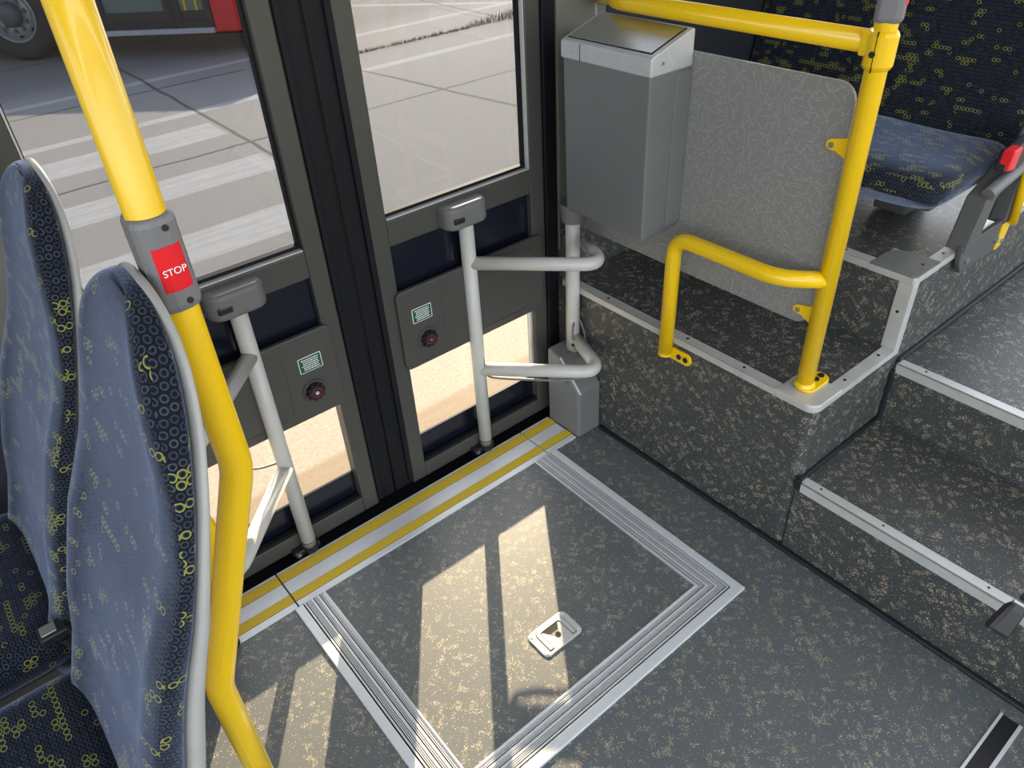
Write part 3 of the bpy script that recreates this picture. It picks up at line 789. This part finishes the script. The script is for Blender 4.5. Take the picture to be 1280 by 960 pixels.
LT = [(.55, -.185, -.075, .195), (.60, -.175, -.066, .198), (.66, -.145, -.050, .202), (.73, -.116, -.034, .204), (.81, -.094, -.010, .204), (.90, -.058, .015, .204), (.95, -.038, .032, .204),
      (1.0, -.010, .050, .203), (1.06, .022, .068, .200), (1.14, .047, .096, .184), (1.195, .058, .116, .162), (1.233, .067, .128, .142), (1.268, .078, .136, .119), (1.292, .089, .140, .096),
      (1.310, .100, .141, .070), (1.321, .109, .140, .046), (1.327, .117, .138, .026)]
def left_seat(label, yc):
    root = thing('passenger_seat', label, 'seat', (-.2, yc, 0), 'pair of seats left of the yellow pole')
    zs = [.55 + .715 * i / 32 for i in range(33)] + [1.278, 1.288, 1.298, 1.306, 1.313, 1.318, 1.323, 1.327]
    link('backrest', loft_back(zs, LT, yc, True), 'fabric', root, smooth=True, uvbox=True)
    link('backrest_shell', loft_back(zs, LT, yc, False), 'shell', root, smooth=True)
    # top seam
    bm = bmesh.new(); tube(bm, smooth_path([(.108, yc - .10, 1.279), (.112, yc - .03, 1.325), (.112, yc + .03, 1.325), (.108, yc + .10, 1.279)], .03), .0018, 6)
    link('seam', bm, 'fabric', root, smooth=True)
    link('seat_cushion', cushion(-.60, -.105, yc, .206, .665, .115), 'fabric', root, smooth=True, uvbox=True)
    link('seat_pan', boxes((-.54, -.10, yc - .17, yc + .17, .525, .555)), 'bracket', root, bevel=.008)
    link('pedestal', boxes((-.36, -.20, yc - .05, yc + .05, 0, .528), (-.42, -.14, yc - .10, yc + .10, 0, .02)), 'bracket', root, bevel=.006)
    return root
left_seat('blue moquette seat nearest the camera, in front of the yellow pole', .830)
left_seat('blue moquette seat farther away beside the left door, behind the nearest seat', 1.298)
bk = thing('belt_buckle', 'black seat belt buckle with a silver tongue between the two left seats', 'seat belt', (-.15, 1.23, .60))
bm = bmesh.new(); tube(bm, [(-.11, 1.09, .56), (-.13, 1.09, .65)], .014, 12); link('stalk', bm, 'blackplastic', bk)
link('buckle', boxes((-.165, -.120, 1.078, 1.112, .652, .672)), 'blackplastic', bk, bevel=.004)
link('tongue', boxes((-.160, -.136, 1.084, 1.106, .672, .6745)), 'bolt', bk, bevel=.001)

# right seats on the tier
RT = [(.86, 2.245, 2.345, .20), (.93, 2.275, 2.365, .208), (1.05, 2.310, 2.40, .212), (1.20, 2.345, 2.435, .212), (1.40, 2.385, 2.465, .205), (1.52, 2.41, 2.475, .17), (1.60, 2.43, 2.475, .10), (1.625, 2.44, 2.47, .04)]
def right_seat(label, yc, buckle):
    root = thing('passenger_seat', label, 'seat', (2.15, yc, Z2), 'pair of seats on the tier at the upper right')
    zs = [.86 + .7 * i / 26 for i in range(27)] + [1.58, 1.60, 1.612, 1.625]
    link('backrest', loft_back(zs, RT, yc, True, dip=.012), 'fabric', root, smooth=True, uvbox=True)
    link('backrest_shell', loft_back(zs, RT, yc, False), 'shell', root, smooth=True)
    link('seat_cushion', cushion(1.90, 2.32, yc, .210, .945, .115, droop=.010), 'fabric', root, smooth=True, uvbox=True)
    link('seat_base', boxes((2.02, 2.30, yc - .15, yc + .15, .80, .835)), 'bracket', root, bevel=.006)
    link('pedestal', boxes((2.12, 2.26, yc - .05, yc + .05, Z2, .81)), 'bracket', root, bevel=.006)
    return root
s1 = right_seat('blue patterned seat with its cushion in full view, right of the right yellow pole', .925, True)
s2 = right_seat('blue patterned seat behind the partition board, beside the window wall', 1.384, False)
# metal side bracket of the aisle seat
br = thing('seat_bracket', 'grey metal side bracket bolted to the tier edge under the seat', 'bracket', (2.1, .67, .65))
bm = bmesh.new()
prism(bm, [(2.005, .730), (2.070, .730), (2.095, .850), (2.140, .880), (2.255, .895), (2.265, .925), (2.155, .915), (2.040, .865)], 1, .652, .705)
link('front_strut', bm, 'bracket', br, bevel=.004)
bm = bmesh.new(); prism(bm, [(2.230, .735), (2.270, .735), (2.270, .90), (2.230, .91)], 1, .655, .70); link('rear_strut', bm, 'bracket', br, bevel=.003)
bm = bmesh.new(); prism(bm, [(2.000, .745), (2.280, .745), (2.280, .66), (2.215, .655), (2.040, .655), (2.015, .69)], 1, .660, .674)
pl_ = link('side_plate', bm, 'bracket', br, bevel=.003)
for x in (2.055, 2.225): bm = bmesh.new(); disc(bm, (x, .660, .690), (0, -1, 0), .009, .006, 12); link('bolt', bm, 'bolt', pl_)
bm = bmesh.new(); box(bm, 2.115, 2.22, .690, .697, .75, .87); link('strut_recess', bm, 'blackplastic', br)
rb = thing('belt_buckle', 'red seat belt buckle beside the cushion at the right edge', 'seat belt', (2.15, .67, .95))
bm = bmesh.new(); prism(bm, [(2.045, .940), (2.058, .985), (2.20, 1.005), (2.30, 1.03), (2.30, .99), (2.13, .925)], 1, .640, .668); link('buckle_body', bm, 'blackplastic', rb, bevel=.004)
bm = bmesh.new(); prism(bm, [(2.048, .942), (2.054, .990), (2.100, .992), (2.092, .935)], 1, .634, .660); link('release_button', bm, 'red', rb, bevel=.003)
tube_obj('arm', [(2.05, .66, .875), (2.18, .65, .915), (2.42, .65, 1.02)], .017, 'alu_dark', rb, bend=.04, seg=12)
yp = thing('support_tube', 'short yellow tube fixed to the tier edge behind the seat bracket', 'tube', (2.24, .655, .7))
tube_obj('tube', [(2.215, .645, .96), (2.262, .645, .735)], .012, 'yellow', yp, seg=14)
bm = bmesh.new(); prism(bm, [(2.235, .745), (2.285, .745), (2.28, .70), (2.27, .665), (2.235, .655)], 1, .655, .664)
fp = link('fixing_plate', bm, 'yellow', yp, bevel=.002)
bm = bmesh.new(); disc(bm, (2.252, .655, .680), (0, -1, 0), .007, .005, 10); link('bolt', bm, 'bolt', fp)

# hanging belt at the lower right edge
sb = thing('hanging_belt', 'black seat belt strap with a plastic buckle hanging in at the right edge', 'seat belt', (1.07, .10, .68))
bm = bmesh.new()
pth = smooth_path([(1.19, .075, .80), (1.115, .088, .725), (1.058, .098, .672)], .03)
for a, b in ((0, 0),):
    L_, R__ = [], []
    for i, p in enumerate(pth):
        s_ = i / (len(pth) - 1); wd = .020 - .010 * s_; t = Vector((.45, -.40, -.45)).normalized() * wd
        L_.append(bm.verts.new(p + t)); R__.append(bm.verts.new(p - t))
    for i in range(len(pth) - 1): bm.faces.new((L_[i], L_[i + 1], R__[i + 1], R__[i]))
bmesh.ops.solidify(bm, geom=bm.faces[:], thickness=.004)
link('strap', bm, 'webbing', sb)
bm = bmesh.new(); ax = Vector((-.62, .10, -.78)).normalized(); n_ = Vector((-.5, -.5, .3)); n_ = (n_ - ax * n_.dot(ax)).normalized(); sd_ = ax.cross(n_)
o_ = Vector((1.052, .099, .665))
rings = []
for d_, wv, tv in ((0, .010, .006), (.010, .015, .009), (.050, .019, .010), (.056, .017, .008)):
    rings.append([bm.verts.new(o_ + ax * d_ + sd_ * a * wv + n_ * b * tv) for a, b in ((-1, -.6), (-.7, -1), (.7, -1), (1, -.6), (1, .6), (.7, 1), (-.7, 1), (-1, .6))])
for A, B_ in zip(rings, rings[1:]):
    for i in range(8): bm.faces.new((A[i], A[(i + 1) % 8], B_[(i + 1) % 8], B_[i]))
bm.faces.new(rings[0][::-1]); bm.faces.new(rings[-1])
link('buckle', bm, 'blackplastic', sb)
bm = bmesh.new(); c_ = o_ - ax * .002
tube(bm, [c_ - sd_ * .011, c_ + sd_ * .011], .0028, 8); link('buckle_clip', bm, 'bolt', sb)

# ------------------------------------------------------------------ cables along the door grab rails, right one inferred from its shadow
tube_obj('door_cable', [(1.092, 1.566, .38), (1.096, 1.565, .303), (1.15, 1.512, .296), (1.26, 1.395, .296), (1.33, 1.35, .30)], .004, 'cable', g1, bend=.03, seg=8)
tube_obj('door_cable', [(.30, 1.597, .40), (.36, 1.597, .355), (.425, 1.597, .343)], .0035, 'cable', g2, bend=.04, seg=8)

# ------------------------------------------------------------------ parked bus across the road
U = Vector((.718, -.696, 0)); U.normalize(); NN = Vector((-U.y, U.x, 0)) * -1   # NN points towards us
if NN.y > 0: NN = -NN
O_ = Vector((1.60, 10.93, -.35))
def BW(s, d, z): p = O_ + U * s + NN * d; return (p.x, p.y, -.35 + z)
def bbox(bm, s0, s1, d0, d1, z0, z1):
    vs = [bm.verts.new(BW(s, d, z)) for s in (s0, s1) for d in (d0, d1) for z in (z0, z1)]
    for f in ((0, 1, 3, 2), (4, 6, 7, 5), (0, 4, 5, 1), (2, 3, 7, 6), (0, 2, 6, 4), (1, 5, 7, 3)): bm.faces.new([vs[i] for i in f])
bus = thing('parked_bus', 'red and white bus parked across the road', 'bus', tuple(O_))
# body: white side with a wheel arch cut out
def arc_pts(sc, zc, r, n=20): return [(sc + r * math.cos(a), zc + r * math.sin(a)) for a in [PI - PI * k / n for k in range(n + 1)]]
SB = .27
bm = bmesh.new()
prof = [(-7.0, SB), (-.70, SB), (-.62, .69), (.40, .69), (.47, SB), (.98, SB), (.98, .70), (-7.0, .70)]
f0 = [bm.verts.new(BW(s, 0.02, z)) for s, z in prof]; f1 = [bm.verts.new(BW(s, -2.4, z)) for s, z in prof]
bm.faces.new(f0); bm.faces.new(f1[::-1])
for i in range(len(prof)): bm.faces.new((f0[i], f0[(i + 1) % len(prof)], f1[(i + 1) % len(prof)], f1[i]))
link('side_body', bm, 'bus_white', bus)
bm = bmesh.new(); bbox(bm, .98, 2.30, -2.4, -.05, SB, .70); link('door_bay', bm, 'bus_black', bus)
bm = bmesh.new()
for s0, s1 in ((.98, 1.05), (1.76, 1.94), (2.22, 2.30)): bbox(bm, s0, s1, -.06, .03, SB + .03, .70)
bbox(bm, 1.0, 2.28, -.06, .02, SB + .03, .48); bbox(bm, 1.0, 2.28, -.06, .03, .372, .388)
bbox(bm, 1.84, 1.86, -.06, .045, SB + .03, .70)
link('door_frame', bm, 'bus_black', bus, bevel=.008)
for s0, s1 in ((1.05, 1.76), (1.94, 2.22)):
    bm = bmesh.new(); bbox(bm, s0, s1, -.04, 0, .48, .70); link('door_glass', bm, 'bus_glass', bus)
for s0 in (1.99, 2.12):
    bm = bmesh.new(); bbox(bm, s0, s0 + .03, -.03, .008, .48, .70); link('inner_rail', bm, 'yellow', bus)
bm = bmesh.new(); bbox(bm, .98, 2.30, -.08, .06, SB - .02, SB + .035); link('door_sill', bm, 'bus_white', bus, bevel=.006)
# red front corner
bm = bmesh.new()
sec = [(2.30, .03), (2.57, .03), (2.85, -.12), (2.98, -.45), (3.02, -2.4), (2.30, -2.4)]
a_ = [bm.verts.new(BW(s, d, .25)) for s, d in sec]; b_ = [bm.verts.new(BW(s, d, .70)) for s, d in sec]
bm.faces.new(a_); bm.faces.new(b_[::-1])
for i in range(6): bm.faces.new((a_[i], a_[(i + 1) % 6], b_[(i + 1) % 6], b_[i]))
link('front_corner', bm, 'bus_red', bus, bevel=.03, seg=3)
# underbody so the gap below the skirt reads dark
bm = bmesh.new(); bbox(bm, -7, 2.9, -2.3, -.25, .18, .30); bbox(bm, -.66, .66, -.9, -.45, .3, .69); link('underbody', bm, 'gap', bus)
# wheel
def bring(bm, rs, seg=48, sc=0.0, zc=.50):
    rings = []
    for r, d in rs: rings.append([bm.verts.new(BW(sc - .11 + r * math.cos(2 * PI * k / seg), d, zc + r * math.sin(2 * PI * k / seg))) for k in range(seg)])
    for A, B__ in zip(rings, rings[1:]):
        for k in range(seg): bm.faces.new((A[k], A[(k + 1) % seg], B__[(k + 1) % seg], B__[k]))
    return rings
bm = bmesh.new(); bring(bm, [(.29, -.02), (.33, .0), (.42, .01), (.47, -.01), (.495, -.05), (.50, -.10), (.50, -.28), (.44, -.33), (.29, -.33)])
link('tyre', bm, 'tyre', bus, smooth=True)
bm = bmesh.new(); rr_ = bring(bm, [(.30, -.015), (.285, -.005), (.275, -.03), (.25, -.09), (.235, -.10), (.225, -.055), (.215, -.05), (.14, -.045), (.135, -.05)])
rim_ = link('rim', bm, 'rim', bus, smooth=True)
bm = bmesh.new(); rr_ = bring(bm, [(.135, -.06), (.13, .01), (.10, .05), (.05, .06), (.001, .06)]); link('hub', bm, 'hub', bus, smooth=True)
for k in range(10):
    a = 2 * PI * k / 10 + .2; bm = bmesh.new()
    bring(bm, [(.026, -.046), (.024, -.03), (.0005, -.03)], 12, .178 * math.cos(a), .50 + .178 * math.sin(a)); link('wheel_nut', bm, 'hub', bus)
for k in range(8):
    a = 2 * PI * k / 8; bm = bmesh.new(); bring(bm, [(.032, -.078), (.0005, -.078)], 12, .256 * math.cos(a), .50 + .256 * math.sin(a)); link('vent_hole', bm, 'gap', bus)

# dry weeds growing in the slab joint
random.seed(3); bm = bmesh.new()
for k in range(900):
    s = random.random()
    x = 4.3 + 2.9 * s; y = 8.12 + random.gauss(0, .03)
    if s > .55: y += random.uniform(0, .75) * (s - .45)
    h = random.uniform(.01, .04) + (.06 * random.random() if s > .6 else 0); a = random.uniform(0, 2 * PI); q = random.uniform(.01, .04)
    v = [bm.verts.new((x, y, -.35)), bm.verts.new((x + .008 * math.cos(a + 1.57), y + .008 * math.sin(a + 1.57), -.35)), bm.verts.new((x + q * math.cos(a), y + q * math.sin(a), -.35 + h))]
    bm.faces.new(v)
wd = link('dry_weeds', bm, 'weeds'); wd['kind'] = 'stuff'; wd['label'] = 'dry weeds growing in the joint between concrete slabs outside'; wd['category'] = 'weeds'
